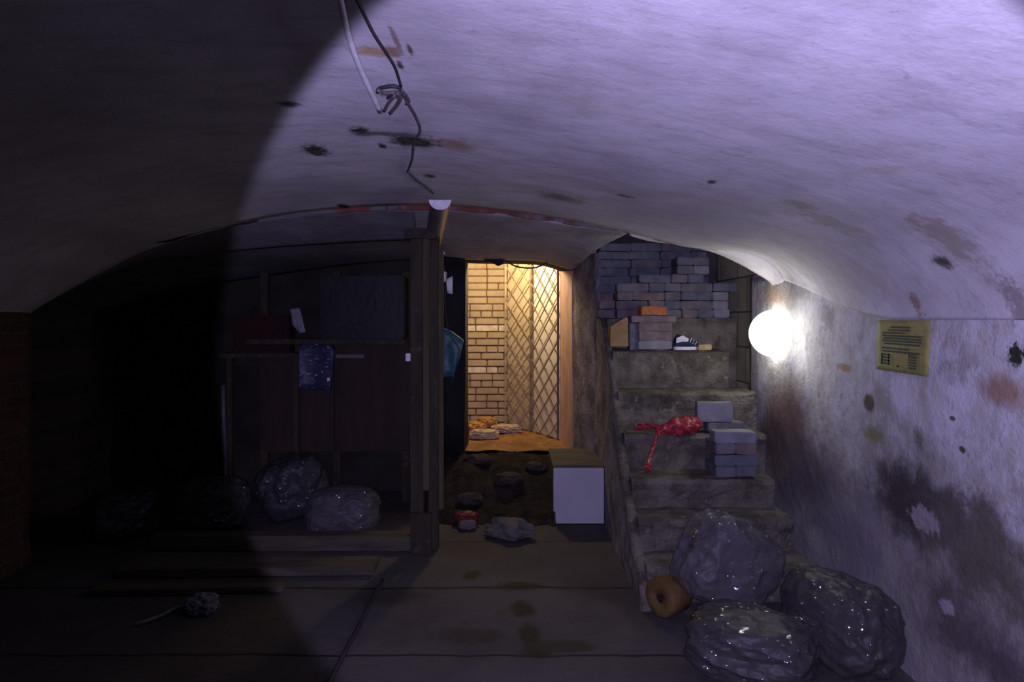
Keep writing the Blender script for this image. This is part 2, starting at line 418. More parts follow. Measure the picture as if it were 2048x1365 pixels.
for i in range(90):
    Y = -1.6 + 7.8*i/89; rows.append([(-3.7 + 5.6*j/70, Y, .006*nz((j*.3, i*.3, 0)) - .004) for j in range(71)])
grid(bm, rows); fl = struct('floor', bm, M_FLOOR, smooth=True)
orient(fl, (0, 0, 1)); m = fl.modifiers.new('thickness', 'SOLIDIFY'); m.thickness = .06; m.offset = -1
# earth slope rising to the doorway
M_EARTH = rough_mat('rubble_earth', (.045, .036, .028), (.022, .018, .014), 9, .95, .9, .1, bd=.03, c3=(.06, .05, .04))
bm = bmesh.new(); rows = []
for i in range(60):
    Y = 4.85 + 1.6*i/59; t = min(1, i/36); hgt = .34*(t*t*(3-2*t)) - .02
    rows.append([(-.66 + .98*j/40, Y, hgt + .05*nz((j*.13, i*.16, 1))*min(1, t*3)*(1 if Y < 6.0 else .3) + .02*nz((j*.4, i*.5, 4))) for j in range(41)])
grid(bm, rows); o = struct('floor', bm, M_EARTH, smooth=True)
# hall beyond the doorway
M_HALLFLOOR = rough_mat('hall_dirt_floor', (.36, .20, .08), (.24, .13, .055), 5, .9, .8, .15, bd=.02, c3=(.42, .28, .14))
bm = bmesh.new(); rows = []
for i in range(40):
    rows.append([(-.9 + 2.0*j/50, 6.02 + 1.7*i/39, .345 + .02*nz((j*.2, i*.25, 0)) + .03*math.exp(-((i-8)/2.)**2)*(.6+nz((j*.2, 0, 5)))) for j in range(51)])
grid(bm, rows); struct('floor', bm, M_HALLFLOOR, smooth=True)
M_CREAMBRICK = rough_mat('cream_painted_brick', (.50, .40, .26), (.42, .33, .20), 4, .75, .5, .3, c3=(.40, .29, .17))
M_MORTAR = rough_mat('hall_mortar', (.22, .15, .09), (.15, .10, .06), 10, .95, .5, .1)
M_PALEBRICK = rough_mat('pale_brick', (.80, .72, .60), (.60, .50, .36), 10, .7, .4, .3)
random.seed(4)
bw = bmesh.new(); bp = bmesh.new(); YB = 7.5
for r in range(30):
    z = .30 + r*.0765; x = -1.3 - random.choice((0, .13, .19)); pale_row = r in (8, 14, 24)
    while x < 1.4:
        L = random.choice((.245, .245, .245, .12)) if r % 4 else random.choice((.12, .12, .245))
        tgt = bp if (pale_row and random.random() < .45) else bw
        box(tgt, (x+.005, YB-.012+random.uniform(-.004, .004), z+.005), (x+L-.005, YB+.05, z+.0695), bev=.006, rot=0)
        x += L+.004
bm = bmesh.new(); box(bm, (-1.5, YB+.005, .2), (1.5, YB+.2, 2.75)); wb = struct('wall_hall', bm, M_MORTAR)
b2 = obj('brickwork', bw, M_CREAMBRICK, wb); b3 = obj('pale_bricks', bp, M_PALEBRICK, wb)
bm = bmesh.new(); box(bm, (-1.5, 6.40, 2.70), (1.5, 7.7, 2.78)); struct('ceiling', bm, M_CREAMBRICK)
bm = bmesh.new(); box(bm, (-1.02, 6.40, .2), (-.92, 7.6, 2.75)); struct('wall_hall', bm, M_CREAMBRICK)
bm = bmesh.new(); box(bm, (1.0, 6.40, .2), (1.1, 7.6, 2.75)); struct('wall_hall', bm, M_CREAMBRICK)
# lintel behind the vault end
bm = bmesh.new()
lp = [p + Vector((0, .005, .0)) for p in LB]; prism(bm, lp + [Vector((.62, 6.005, 2.75)), Vector((-1.0, 6.005, 2.75))], (0, .38, 0))
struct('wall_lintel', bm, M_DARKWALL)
# door jamb on the right of the opening (splayed, peeling pink paint)
M_JAMB = rough_mat('peeling_pink_paint', (.62, .42, .34), (.48, .29, .21), 9, .7, .6, .3, stretch=(1, 1, .35), c3=(.58, .44, .32))
dj = bpy.data.objects.new('door_1', None); COL.objects.link(dj); dj['kind'] = 'structure'; dj.location = (.45, 6.2, .33)
bm = bmesh.new(); prism(bm, [(.504, 6.035, .32), (.425, 6.40, .32), (.58, 6.45, .32), (.58, 6.035, .32)], (0, 0, 1.9)); obj('jamb', bm, M_JAMB, dj)
bm = bmesh.new(); box(bm, (.425, 6.385, .33), (.44, 6.43, 2.2), bev=.003); obj('jamb_edge', bm, M_JAMB, dj)
M_OLDWOOD = rough_mat('old_dark_timber', (.052, .042, .026), (.030, .024, .016), 6, .8, .5, .25, stretch=(3, 3, .25), c3=(.07, .058, .036))
bm = bmesh.new(); box(bm, (-.50, 5.95, .25), (-.44, 6.42, 2.06), bev=.005); obj('jamb', bm, rough_mat('black_door_frame', (.02, .018, .016), (.012, .011, .01), 6, .9), dj)

# ---------------------------------------------------------------- staircase
ST = [(.19, 3.62, 1.60), (.37, 3.86, 1.58), (.545, 4.10, 1.56), (.77, 4.35, 1.60), (1.015, 4.60, 1.63), (1.28, 4.88, 1.53), (1.515, 5.17, 1.68)]
stair = thing('staircase', 'rough concrete staircase climbing into the alcove along the whitewashed right wall', 'stairs', (1.1, 3.6, 0))
pz = -.03
for i, (z, y, xr) in enumerate(ST):
    bm = bmesh.new()
    y1 = 5.68 if i == 6 else ST[i+1][1]+.03
    # body of the step reaches the ground so nothing floats
    nx, nzv = 34, 8; rows = []
    prof_s = [(y+.012, -.03), (y+.012, pz*.5), (y+.014, z-.12), (y+.006, z-.07), (y-.006, z-.035), (y, z-.008), (y+.02, z), (y+.1, z), (y1-.05, z), (y1, z)]
    pts2 = resample([(0, a, b) for a, b in prof_s], 26)
    for k in range(nx+1):
        x = .70 + (xr-.70)*k/nx; row = []
        for q in pts2:
            fr = 1 if q.y < y+.04 else .25
            dy = .022*nz((x*4, q.z*4+i, i*3.)) + .012*nz((x*13, q.z*13, i)); dz = .010*nz((x*6, q.y*9, i*2.)) 
            row.append((x, q.y + dy*fr, q.z + dz))
        rows.append(row)
    V = grid(bm, rows)
    for side in (V[0], V[-1]):
        a = bm.verts.new((side[0].co.x, side[-1].co.y, -.03)); bm.faces.new(side+[a])
    obj('step', bm, M_CONC, stair, smooth=False)
    pz = z
# stair side wall (stringer) facing the passage
bm = bmesh.new()
outl = [(3.50, -.03), (3.52, .10)]
for z, y, _ in ST[:6]: outl += [(y+.03, z-.05)]
outl += [(5.0, 1.33), (5.22, 1.48), (5.49, 1.60), (5.49, -.03)]
rows = []
for (y, z) in resample([(0, a, b) for a, b in outl[1:-1]], 60) and [(p.y, p.z) for p in resample([(0, a, b) for a, b in outl[1:-1]], 70)]:
    rows.append([(.655 + .016*nz((y*3, z*t*3, 1)) + .008*nz((y*11, z*t*11, 1)), y + .02*nz((y*9, z*9, 2))*t, -.03 + (z+.03+.03*nz((y*7, 4, 2)))*t) for t in [k/24 for k in range(25)]])
V = grid(bm, rows)
# top thickness
for i in range(len(V)-1):
    a, b = V[i][-1], V[i+1][-1]
tops = [bm.verts.new((.705, r[-1].co.y, r[-1].co.z)) for r in V]
for i in range(len(V)-1): bm.faces.new((V[i][-1], V[i+1][-1], tops[i+1], tops[i])).material_index = 1  # top and front-end faces take darker concrete to dim the torch-lit rim
bots = [bm.verts.new((.72, r[0].co.y, -.03)) for r in V]
for i in range(len(V)-1): bm.faces.new((tops[i], tops[i+1], bots[i+1], bots[i]))
bm.faces.new([v for v in V[0]] + [tops[0], bots[0]]).material_index = 1
obj('side_wall', bm, M_PILLAR, stair, smooth=True).data.materials.append(M_CONC)

# ---------------------------------------------------------------- bricks
M_GREYB = [rough_mat('grey_brick_%s' % k, c1, c2, 12, .9, .5, .2, bd=.005) for k, c1, c2 in
           (('cool', (0.144, 0.150, 0.174), (0.102, 0.108, 0.126)), ('mid', (0.174, 0.161, 0.167), (0.124, 0.112, 0.118)), ('rosy', (0.208, 0.163, 0.156), (0.143, 0.117, 0.111)), ('light', (0.245, 0.245, 0.266), (0.187, 0.187, 0.209)))]
M_ORANGE = rough_mat('orange_brick', (.45, .17, .06), (.34, .12, .045), 14, .85, .5, .2, c3=(.42, .24, .14))
proto = {}
def brick(loc, dims, rot, mat, label, group, seed=0):
    key = (dims, mat.name, seed % 3)
    if key not in proto:
        bm = bmesh.new(); d = Vector(dims)
        box(bm, (-d.x/2, -d.y/2, 0), (d.x/2, d.y/2, d.z), cuts=3, jit=.005, js=9, bev=.006, seed=seed % 3 + len(proto))
        zm = min(v.co.z for v in bm.verts)
        for v in bm.verts: v.co.z -= zm
        o = obj('brick', bm, mat, smooth=False); proto[key] = o
    else:
        o = proto[key].copy(); COL.objects.link(o)
    o.location = loc; o.rotation_euler = (0, 0, rot)
    if label: tag(o, label, 'brick', group)
    return o
random.seed(11)
B_ = .063
# great stack on the top landing: front face at Y 5.25
zt = 1.515
GL = 'grey brick in the big stack on the top step of the stairs'
GG = 'bricks of the big stack on the top step'
def header_row(xpx0, cells, Yf, row, gl=GL, gg=GG, z0=zt):
    x = (xpx0-VX)*Yf/F
    for c in cells:
        if c == 'g': x += .115; continue
        if c in 'hH': dm = (.118, .24, B_); wdt = .121
        else: dm = (.245, .118, B_); wdt = .249
        mt = random.choice(M_GREYB[:3] if row < 3 else M_GREYB[:2])
        if c == 'H' : mt = M_GREYB[3]
        yy = Yf + dm[1]/2 + random.uniform(-.004, .012)
        brick((x+wdt/2, yy, z0 + row*.066 + .001*row), dm, random.uniform(-.025, .025), mt, gl, gg, seed=random.randint(0, 2))
        x += wdt
header_row(1234, 'sshhH', 5.22, 0)
header_row(1232, 'shhsH', 5.22, 1)
header_row(1234, 'hshhhH', 5.22, 2)
header_row(1233, 'shhshh', 5.22, 3)
header_row(1278, 'shh', 5.22, 4); 
header_row(1356, 'hH', 5.22, 5); header_row(1355, 'hh', 5.22, 6)
GL2 = 'dark grey brick in the rear row behind the big stack of bricks'
GG2 = 'bricks of the back row in the alcove'
for r in range(0, 9):
    header_row(1196 if r % 2 else 1200, 'sssh' if r > 2 else 's', 5.47, r, GL2, GG2)
# small pile at left of the landing
header_row(1196, 'h', 5.215, 0, 'lower of two grey bricks left of the big stack on the top step', None)
header_row(1199, 'h', 5.215, 1, 'upper of two grey bricks left of the big stack on the top step', None)
# four-high stack on the step below
SG = 'bricks of the narrow stack beside the shoe'
lb = ['lowest', 'second from bottom', 'third from bottom', 'topmost']
for k in range(3):
    brick(((1311-VX)*4.95/F, 4.95+.062, 1.283 + k*.0665+.0), (.245, .118, .064), random.uniform(-.02, .02), M_GREYB[2] if k else M_GREYB[3],
          'grey-pink brick in the narrow stack beside the shoe, ' + lb[k], SG, k)
bm = bmesh.new(); box(bm, ((1262-VX)*4.95/F, 4.94, 1.486), ((1353-VX)*4.95/F, 5.10, 1.532), cuts=4, jit=.008, js=8, bev=.006)
tag(obj('concrete_slab', bm, M_GREYB[2]), 'thin pinkish slab lying on the narrow brick stack under the orange brick', 'slab')
brick(((1306-VX)*4.97/F, 5.02, 1.534), (.19, .11, .063), .10, M_ORANGE, 'bright orange brick on top of the narrow stack in the alcove', None, 1)
# tan wedge block and grey block left of that stack
M_TAN = rough_mat('tan_wood', (.36, .25, .11), (.28, .19, .08), 8, .85, .4, .2, c3=(.20, .13, .06))
bm = bmesh.new(); prism(bm, [at(1220, 693, 4.95), at(1257, 693, 4.95), at(1256, 636, 4.95), at(1250, 635, 4.95), at(1221, 653, 4.95)], (0, .14, 0))
for v in bm.verts: v.co.z = max(v.co.z, 1.282)
bmesh.ops.bevel(bm, geom=list(bm.edges), offset=.004, segments=2, affect='EDGES')
tag(obj('stone_block', bm, M_TAN), 'tan block with a slanted top at the left end of the upper step', 'block')
bm = bmesh.new(); box(bm, ((1259-VX)*4.98/F, 4.98, 1.282), ((1277-VX)*4.98/F, 5.12, 1.475), cuts=3, jit=.006, bev=.005)
tag(obj('stone_block', bm, M_GREYB[0]), 'dark upright block between the tan block and the narrow brick stack', 'block')
bm = bmesh.new(); box(bm, ((1397-VX)*4.93/F, 4.93, 1.282), ((1424-VX)*4.93/F, 5.0, 1.322), cuts=2, jit=.006, bev=.005)
tag(obj('stone_block', bm, rough_mat('yellow_chip', (.46, .38, .18), (.34, .27, .13), 12)), 'small yellowish chunk right of the shoe on the upper step', 'block')
# lower pile on the third step
PG = 'bricks of the low pile on the stairs'
PL = ['bottom', 'second', 'third', 'top']
Yp = 4.10
for k in range(4):
    z = .553 + k*.068
    if k in (0, 2):
        for s in (0, 1):
            brick(((1431-VX)*Yp/F+.062+s*.124, Yp+.12, z), (.121, .235, .066), random.uniform(-.02, .02), M_GREYB[0] if k == 0 else M_GREYB[1+s],
                  'grey brick in the low pile on the stairs, %s course %s' % (PL[k], ('left', 'right')[s]), PG, k+s)
    else:
        brick(((1471-VX)*Yp/F + (.006 if k == 1 else 0), Yp+.06, z), (.25, .118, .066), random.uniform(-.03, .03), M_GREYB[3] if k == 3 else M_GREYB[0],
              'grey brick in the low pile on the stairs, %s course' % PL[k], PG, k)
brick(((1452-VX)*4.37/F, 4.36+.065, .782), (.235, .118, .058), .02, M_GREYB[1], 'flat grey brick behind the low pile, under the upright block', None, 2)
b = brick(((1431-VX)*4.37/F, 4.36+.055, .843), (.225, .075, .125), -.05, M_GREYB[3], 'grey block with a pinkish top, standing above the low brick pile', None, 1)

# shoe on the upper step
M_NAVY = rough_mat('navy_fabric', (.025, .03, .07), (.015, .02, .045), 30, .7, .3)
M_WHITE = rough_mat('white_rubber', (.75, .74, .76), (.6, .59, .6), 20, .6, .2)
shoe = thing('sneaker', 'dark blue and white sneaker lying on the upper step', 'shoe', at(1372, 698, 4.98))
sx, sy, sz = shoe.location; sz = 1.283
shoe.location.z = sz
def shoe_body(scale=1.0, zlo=0, zhi=1):
    bm = bmesh.new(); rows = []
    for i in range(15):
        t = i/14; x = -.09 + .18*t
        hh = (.085*(1-t)**.6 + .035) if t > .15 else .075+.3*t; hh = min(hh, .115)
        ww = .033*math.sqrt(max(.02, 1-((t-.5)/.52)**4)) * (1.15 if t > .5 else .95)
        rows.append([(sx + x, sy + ww*math.cos(a)*scale, sz + .012 + max(0, hh*(.5+.5*math.sin(a)))*scale*.9) for a in [2*math.pi*k/16 for k in range(17)]])
    grid(bm, rows); bmesh.ops.remove_doubles(bm, verts=bm.verts, dist=.0005)
    bmesh.ops.holes_fill(bm, edges=[e for e in bm.edges if e.is_boundary]); return bm
obj('upper', shoe_body(), M_NAVY, shoe, True)
bm = bmesh.new(); pts = [(sx+.092*math.cos(a), sy+.036*math.sin(a), sz+.001) for a in [2*math.pi*k/24 for k in range(24)]]; prism(bm, pts, (0, 0, .022)); obj('sole', bm, M_WHITE, shoe)
bm = bmesh.new(); prism(bm, [(sx-.03, sy-.028, sz+.105), (sx-.075, sy-.026, sz+.085), (sx-.08, sy-.034, sz+.05), (sx-.04, sy-.038, sz+.06), (sx+.005, sy-.036, sz+.06), (sx+.015, sy-.030, sz+.08)], (0, .05, .005))
obj('tongue', bm, M_WHITE, shoe)
bm = bmesh.new()
for k in range(3): tube(bm, [(sx+.02+k*.018, sy-.036, sz+.055-k*.008), (sx+.035+k*.018, sy-.02, sz+.085-k*.014), (sx+.04+k*.018, sy+.02, sz+.085-k*.014)], .004, 6)
obj('laces', bm, M_WHITE, shoe)

# ---------------------------------------------------------------- plastic
def plastic(name, colr, dens=.6, rough=.12, crease=38):
    n = NT(name); v = n.new('ShaderNodeTexVoronoi'); v.feature = 'DISTANCE_TO_EDGE'; v.inputs['Scale'].default_value = crease*.45
    nn = n.new('ShaderNodeTexNoise'); n.link(n.pos, nn.inputs['Vector']); nn.inputs['Scale'].default_value = 8
    ad = n.new('ShaderNodeVectorMath'); ad.operation = 'MULTIPLY_ADD'; n.link(nn.outputs['Color'], ad.inputs[0]); ad.inputs[1].default_value = (.12, .12, .12); n.link(n.pos, ad.inputs[2])
    n.link(ad.outputs[0], v.inputs['Vector'])
    h = n.math('ADD', v.outputs['Distance'], n.math('MULTIPLY', n.noise(crease, 5, .7, dist=1.5), .5))
    n.done(colr, .45, n.bump(h, .25, .006), .3)
    n.b.inputs['Coat Weight'].default_value = .8; n.b.inputs['Coat Roughness'].default_value = rough
    # small flat crinkle facets in the glossy film, each tilted its own way
    mp = n.new('ShaderNodeMapping'); n.link(ad.outputs[0], mp.inputs[0]); mp.inputs['Rotation'].default_value = (.3, .5, .6); mp.inputs['Scale'].default_value = (1, 1, 2.6)
    vc = n.new('ShaderNodeTexVoronoi'); vc.inputs['Scale'].default_value = 48; n.link(mp.outputs[0], vc.inputs['Vector'])
    t1 = n.new('ShaderNodeVectorMath'); t1.operation = 'SUBTRACT'; n.link(vc.outputs['Color'], t1.inputs[0]); t1.inputs[1].default_value = (.5, .5, .5)
    t2 = n.new('ShaderNodeVectorMath'); t2.operation = 'MULTIPLY_ADD'; n.link(t1.outputs[0], t2.inputs[0]); t2.inputs[1].default_value = (1.5, 1.5, 1.5)
    gn = n.new('ShaderNodeNewGeometry'); n.link(gn.outputs['Normal'], t2.inputs[2])
    t3 = n.new('ShaderNodeVectorMath'); t3.operation = 'NORMALIZE'; n.link(t2.outputs[0], t3.inputs[0]); n.link(t3.outputs[0], n.b.inputs['Coat Normal'])
    tr = n.new('ShaderNodeBsdfTransparent'); mx = n.new('ShaderNodeMixShader'); mx.inputs[0].default_value = dens
    out = n.n['Material Output']; n.link(tr.outputs[0], mx.inputs[1]); n.link(n.b.outputs[0], mx.inputs[2]); n.link(mx.outputs[0], out.inputs[0])
    return n.m
M_BAG = plastic('clear_plastic_film', (.125, .118, .125), .6, .09)
M_BAG2 = plastic('dusty_plastic_film', (.07, .067, .066), .65, .10)
M_BAGD = plastic('grey_plastic_film', (.045, .045, .05), .65, .14)
M_RED = plastic('red_plastic_film', (.30, .012, .03), .9, .25)
def crease(q, o_, fold):
    e = 0
    for sc, am in ((2.3, .34), (5.0, .17)):
        w_ = q*sc + o_ + noise.noise_vector(q*2.3+o_)*.5
        d = noise.voronoi(w_)[0]; e += am*max(0, 1-(d[1]-d[0])*3.2)**2 - am*.6*max(0, .55-d[0])
    return e*fold
def bag(name, label, c, r, mat, seed, cat='bag', group=None, fold=.09, flat=0.0, rot=0, boxy=3.0, sub_=6, tilt=0):
    bm = bmesh.new(); bmesh.ops.create_icosphere(bm, subdivisions=sub_, radius=1)
    rm = Matrix.Rotation(rot, 3, 'Z') @ Matrix.Rotation(tilt, 3, 'Y')
    for v in bm.verts:
        p = v.co.normalized(); s = (abs(p.x)**boxy + abs(p.y)**boxy + abs(p.z)**boxy)**(-1/boxy); q = p*s
        o_ = Vector((seed*7.3, seed*3.1, seed*1.9))
        rid = 1-abs(nz(q*1.7+o_, 1))*2.2; rid2 = 1-abs(nz(q*3.9+o_*2, 1))*2.2; rid3 = 1-abs(nz(q*9+o_, 1))*2
        k = 1 + fold*.8*(rid-.6) + fold*.35*(rid2-.6) + fold*.05*(rid3-.6) + crease(q, o_, fold*.45)
        q = q*k; q = Vector((q.x*r[0], q.y*r[1], q.z*r[2])); v.co = rm @ q
    zf = -r[2]*.92
    for v in bm.verts:
        if v.co.z < zf: v.co.z = zf + (v.co.z-zf)*.1
    zm = min(v.co.z for v in bm.verts)
    for v in bm.verts: v.co = v.co + Vector((c[0], c[1], c[2]-zm))
    o = obj(name, bm, mat, None, True); tag(o, label, cat, group); return o
bag('plastic_bag', 'large crumpled clear plastic bag slumped on the bottom of the stairs', (1.06, 3.42, .07), (.24, .17, .22), M_BAG, 1, rot=.25, tilt=.55, boxy=3.6)
bag('plastic_bag', 'flattened dusty plastic bag at the floor, left front of the bags by the right wall', (1.0, 2.90, 0), (.26, .22, .13), M_BAG2, 2, rot=-.5)
bag('plastic_bag', 'shiny clear plastic bag lying against the foot of the right wall', (1.42, 3.00, 0), (.17, .27, .19), M_BAG2, 3, rot=.3)
bag('plastic_bag', 'rounded clear plastic bag nearest the timber post behind the floor sill', (-1.20, 4.78, 0), (.25, .2, .17), M_BAG, 4)
bag('plastic_bag', 'tall crumpled plastic bag left of the rounded one behind the floor sill', (-1.68, 5.18, 0), (.26, .17, .24), M_BAGD, 5, rot=.4, tilt=-.4)
bag('plastic_bag', 'grey plastic bag at the middle of the heap in the left recess', (-2.15, 4.82, 0), (.26, .2, .20), M_BAGD, 6)
bag('plastic_bag', 'dark plastic bag at the far left of the heap in the left recess', (-2.72, 4.75, 0), (.24, .2, .17), M_BAGD, 7, rot=.8)
# red bag on the stairs
def ribbon(pts, wid, seed, thick=.006, bumps=.02):
    bm = bmesh.new(); c = crom(pts, 10); n_ = len(c); W = []
    for i, p in enumerate(c):
        t = i/(n_-1)*(len(wid)-1); j = min(int(t), len(wid)-2); w_ = wid[j]*(1-(t-j))+wid[j+1]*(t-j)
        d = (c[min(i+1, n_-1)]-c[max(i-1, 0)]).normalized(); s = d.cross(Vector((0, -1, .25))).normalized(); nrm = d.cross(s)
        ring = []
        for k in range(18):
            a = 2*math.pi*k/18; rr = 1+.35*nz((math.cos(a)*2+seed, math.sin(a)*2, i*.16))
            ring.append(p + s*math.cos(a)*w_*rr + nrm*math.sin(a)*(w_*.35+.004)*rr + nrm*bumps*nz((i*.25, math.cos(a)*2, seed)))
        ring.append(ring[0]); W.append(ring)
    grid(bm, W); bmesh.ops.remove_doubles(bm, verts=bm.verts, dist=.0004)
    bmesh.ops.holes_fill(bm, edges=[e for e in bm.edges if e.is_boundary]); return bm
red = thing('plastic_bag', 'bright red plastic bag draped over the edge of a middle stair step', 'bag', at(1330, 860, 4.33))
obj('bag_body', ribbon([at(1312, 864, 4.32), at(1335, 857, 4.33), at(1365, 852, 4.35), at(1388, 848, 4.37), at(1402, 846, 4.38)], [.02, .035, .055, .06, .045, .03], 1), M_RED, red, True)
obj('handle', ribbon([at(1325, 857, 4.34), at(1305, 852, 4.36), at(1285, 853, 4.37), at(1270, 856, 4.37)], [.018, .014, .02, .016], 2), M_RED, red, True)
obj('handle', ribbon([at(1322, 862, 4.31), at(1312, 876, 4.28), at(1306, 895, 4.23), at(1300, 912, 4.16), at(1297, 930, 4.09), at(1294, 943, 4.07)], [.018, .010, .012, .010, .02, .016], 3), M_RED, red, True)

# yellow foam roll
M_YEL = rough_mat('yellow_foam', (.16, .095, .03), (.11, .065, .02), 14, .85, .5)
roll = thing('foam_roll', 'yellow-brown roll with a hole lying on the floor before the plastic bags', 'roll', (.80, 3.42, 0))
bm = bmesh.new(); ax = Vector((.75, .62, 0)).normalized(); c0 = Vector((.725, 3.44, .095)); n_ = 32; rg = []
sdv = Vector((0, 0, 1)); ux = ax.cross(sdv)
for rr, tt in ((.024, .0), (.085, 0), (.095, .012), (.095, .155), (.085, .165), (.024, .165)):
    rg.append([bm.verts.new(c0 + ax*tt + (ux*math.cos(2*math.pi*k/n_) + sdv*math.sin(2*math.pi*k/n_))*rr*(1+.03*math.sin(3*k*2*math.pi/n_))) for k in range(n_)])
for i in range(6):
    a = rg[i]; b = rg[(i+1) % 6]
    for k in range(n_): bm.faces.new((a[k], a[(k+1) % n_], b[(k+1) % n_], b[k]))
obj('foam', bm, M_YEL, roll, True)
bm = bmesh.new(); tube(bm, [c0+ax*.01, c0+ax*.16], .025, 16); obj('core', bm, rough_mat('dark_core', (.03, .015, .01), (.02, .01, .008), 20), roll)

# broken stone on the floor
def stone(name, label, c, r, mat, seed, cat='stone', group=None, sub_=4):
    bm = bmesh.new(); bmesh.ops.create_icosphere(bm, subdivisions=sub_, radius=1)
    for v in bm.verts:
        q = v.co.normalized(); o_ = Vector((seed*5.1, seed, 0)); k = 1+.42*nz(q*1.5+o_)+.2*nz(q*3.5+o_)+.06*nz(q*9)
        q = Vector((q.x*k, q.y*k, max(-.75, q.z*k))); v.co = Vector((q.x*r[0], q.y*r[1], q.z*r[2]))
    zm = min(v.co.z for v in bm.verts)
    for v in bm.verts: v.co += Vector((c[0], c[1], c[2]-zm))
    return tag(obj(name, bm, mat, None, False), label, cat, group)
M_STONE = rough_mat('pale_stone', (.14, .125, .12), (.09, .08, .078), 12, .9, .6)
s = stone('stone', 'pale oblong lump of broken masonry lying on the floor in the passage', (0, 0, 0), (.17, .10, .07), M_STONE, 3)
s.rotation_euler.z = -.35; s.location = (-.03, 4.72, .0)
M_RUB = rough_mat('dark_rubble', (.06, .05, .042), (.04, .034, .028), 12, .95, .6)
rub = [(-.35, 5.25, .10, 'dark rubble stone on the slope nearest the timber post'), (-.05, 5.45, .12, 'broad dark stone on the rubble slope under the doorway middle'),
       (.17, 5.62, .09, 'dark stone on the slope close to the white-fronted cabinet'), (-.30, 5.72, .11, 'dark stone at the left end of the doorway sill')]
for k, (x, y, r_, l) in enumerate(rub):
    t = min(1, (y-4.85)/.97); h_ = .34*(t*t*(3-2*t))-.02
    stone('stone', l, (x, y, h_-.02), (r_, r_*.7, r_*.45), M_RUB, 10+k, sub_=3)
cupm = rough_mat('dark_red_plastic', (.16, .02, .025), (.10, .015, .02), 18, .5, .2)
bag('crumpled_wrapper', 'small dark red and white crumpled wrapper on the passage floor', (-.36, 5.02, .02), (.085, .06, .035), cupm, 21, 'wrapper', fold=.26, sub_=5)
bag('crumpled_wrapper', 'pale scrap under the dark red wrapper on the passage floor', (-.34, 4.90, .0), (.06, .04, .03), M_STONE, 22, 'wrapper', fold=.26, sub_=5)

# ---------------------------------------------------------------- white-fronted cabinet by the stairs
cab = thing('cabinet', 'small boxy cabinet with a plain white front standing beside the stairs', 'cabinet', (.475, 5.3, 0))
M_CABW = rough_mat('white_enamel', (.47, .47, .49), (.43, .43, .45), 5, .45, .05, .4)
M_CABS = rough_mat('dusty_grey_side', (.11, .10, .085), (.075, .068, .06), 5, .8, .3)
bm = bmesh.new(); box(bm, (.292, 5.03, .0), (.648, 5.68, .415), bev=.006); obj('body', bm, M_CABS, cab)
bm = bmesh.new(); prism(bm, [(.300, 5.03, .005), (.652, 5.03, .005), (.652, 5.03, .412), (.282, 5.03, .412), (.282, 5.03, .095), (.300, 5.03, .095)], (0, -.022, 0))
bmesh.ops.bevel(bm, geom=list(bm.edges), offset=.003, segments=2, affect='EDGES'); obj('front_panel', bm, M_CABW, cab)
bm = bmesh.new(); box(bm, (.278, 5.03, .412), (.655, 5.69, .428), bev=.004); obj('top', bm, M_CABS, cab)

# ---------------------------------------------------------------- timber post
post = thing('timber_post', 'tall post of vertical old boards dividing the cellar under the vault', 'post', (-.56, 4.45, 0))
def board(px0, px1, Y, z0, z1, dep, seed, parent=post, name='board', mat=M_OLDWOOD):
    bm = bmesh.new(); a = (px0-VX)*Y/F; b = (px1-VX)*Y/F
    box(bm, (a, Y, z0), (b, Y+dep, z1), bev=.004)
    bmesh.ops.subdivide_edges(bm, edges=[e for e in bm.edges if abs(e.verts[0].co.z-e.verts[1].co.z) > .5], cuts=30)
    for v in bm.verts: v.co.x += .006*nz((seed*5, v.co.z*1.5, 0)); v.co.y += .004*nz((seed*3, v.co.z*2.1, 5))
    return obj(name, bm, mat, parent)
M_YBATTEN = rough_mat('yellowed_batten', (.095, .075, .038), (.06, .048, .026), 6, .8, .4, .25, stretch=(3, 3, .25))
board(820, 845, 4.42, 0, 2.03, .09, 1)
board(846, 858, 4.40, .4, 2.04, .05, 2, name='batten', mat=M_YBATTEN)
board(857, 876, 4.45, 0, 2.05, .08, 3)
board(876, 886, 4.50, .25, 2.0, .05, 4, name='batten', mat=M_YBATTEN)
board(822, 862, 4.36, .0, .26, .06, 5, name='foot_block')
bm = bmesh.new(); box(bm, (-.71, 4.38, 2.02), (-.50, 4.60, 2.085), cuts=3, jit=.012, bev=.004); obj('cap_block', bm, M_OLDWOOD, post)
bm = bmesh.new(); box(bm, (-.705, 4.395, 1.235), (-.675, 4.42, 1.285), bev=.003)
tag(obj('wall_switch', bm, M_WHITE), 'small white switch box on the left edge of the timber post', 'switch')

# light fixture on the vault crown
fx = thing('ceiling_light', 'long half-round strip light under the vault, above the timber post, unlit', 'light', on_vault(883, 384))
a = Vector((-.405, 3.70, 2.150)); b_ = Vector((-.60, 5.0, 2.055)); n_ = 14
d = (b_-a); rows = []
for t in [k/10 for k in range(11)]:
    c = a+d*t; rows.append([c + Vector((.056*math.cos(math.pi+math.pi*k/n_), 0, .05*math.sin(math.pi+math.pi*k/n_))) for k in range(n_+1)])
M_FIX = rough_mat('grey_diffuser', (.17, .165, .17), (.13, .125, .125), 5, .35, .1, .5)
bm = bmesh.new(); V = grid(bm, rows)
for i in range(len(V)-1): bm.faces.new((V[i][0], V[i+1][0], V[i+1][-1], V[i][-1]))
bm.faces.new(V[-1]); obj('diffuser', bm, M_FIX, fx, True)
bm = bmesh.new(); prism(bm, [a + Vector((.060*math.cos(math.pi+math.pi*k/20), -.012, .054*math.sin(math.pi+math.pi*k/20))) for k in range(21)], (0, .012, 0)); obj('end_cap', bm, M_WHITE, fx)
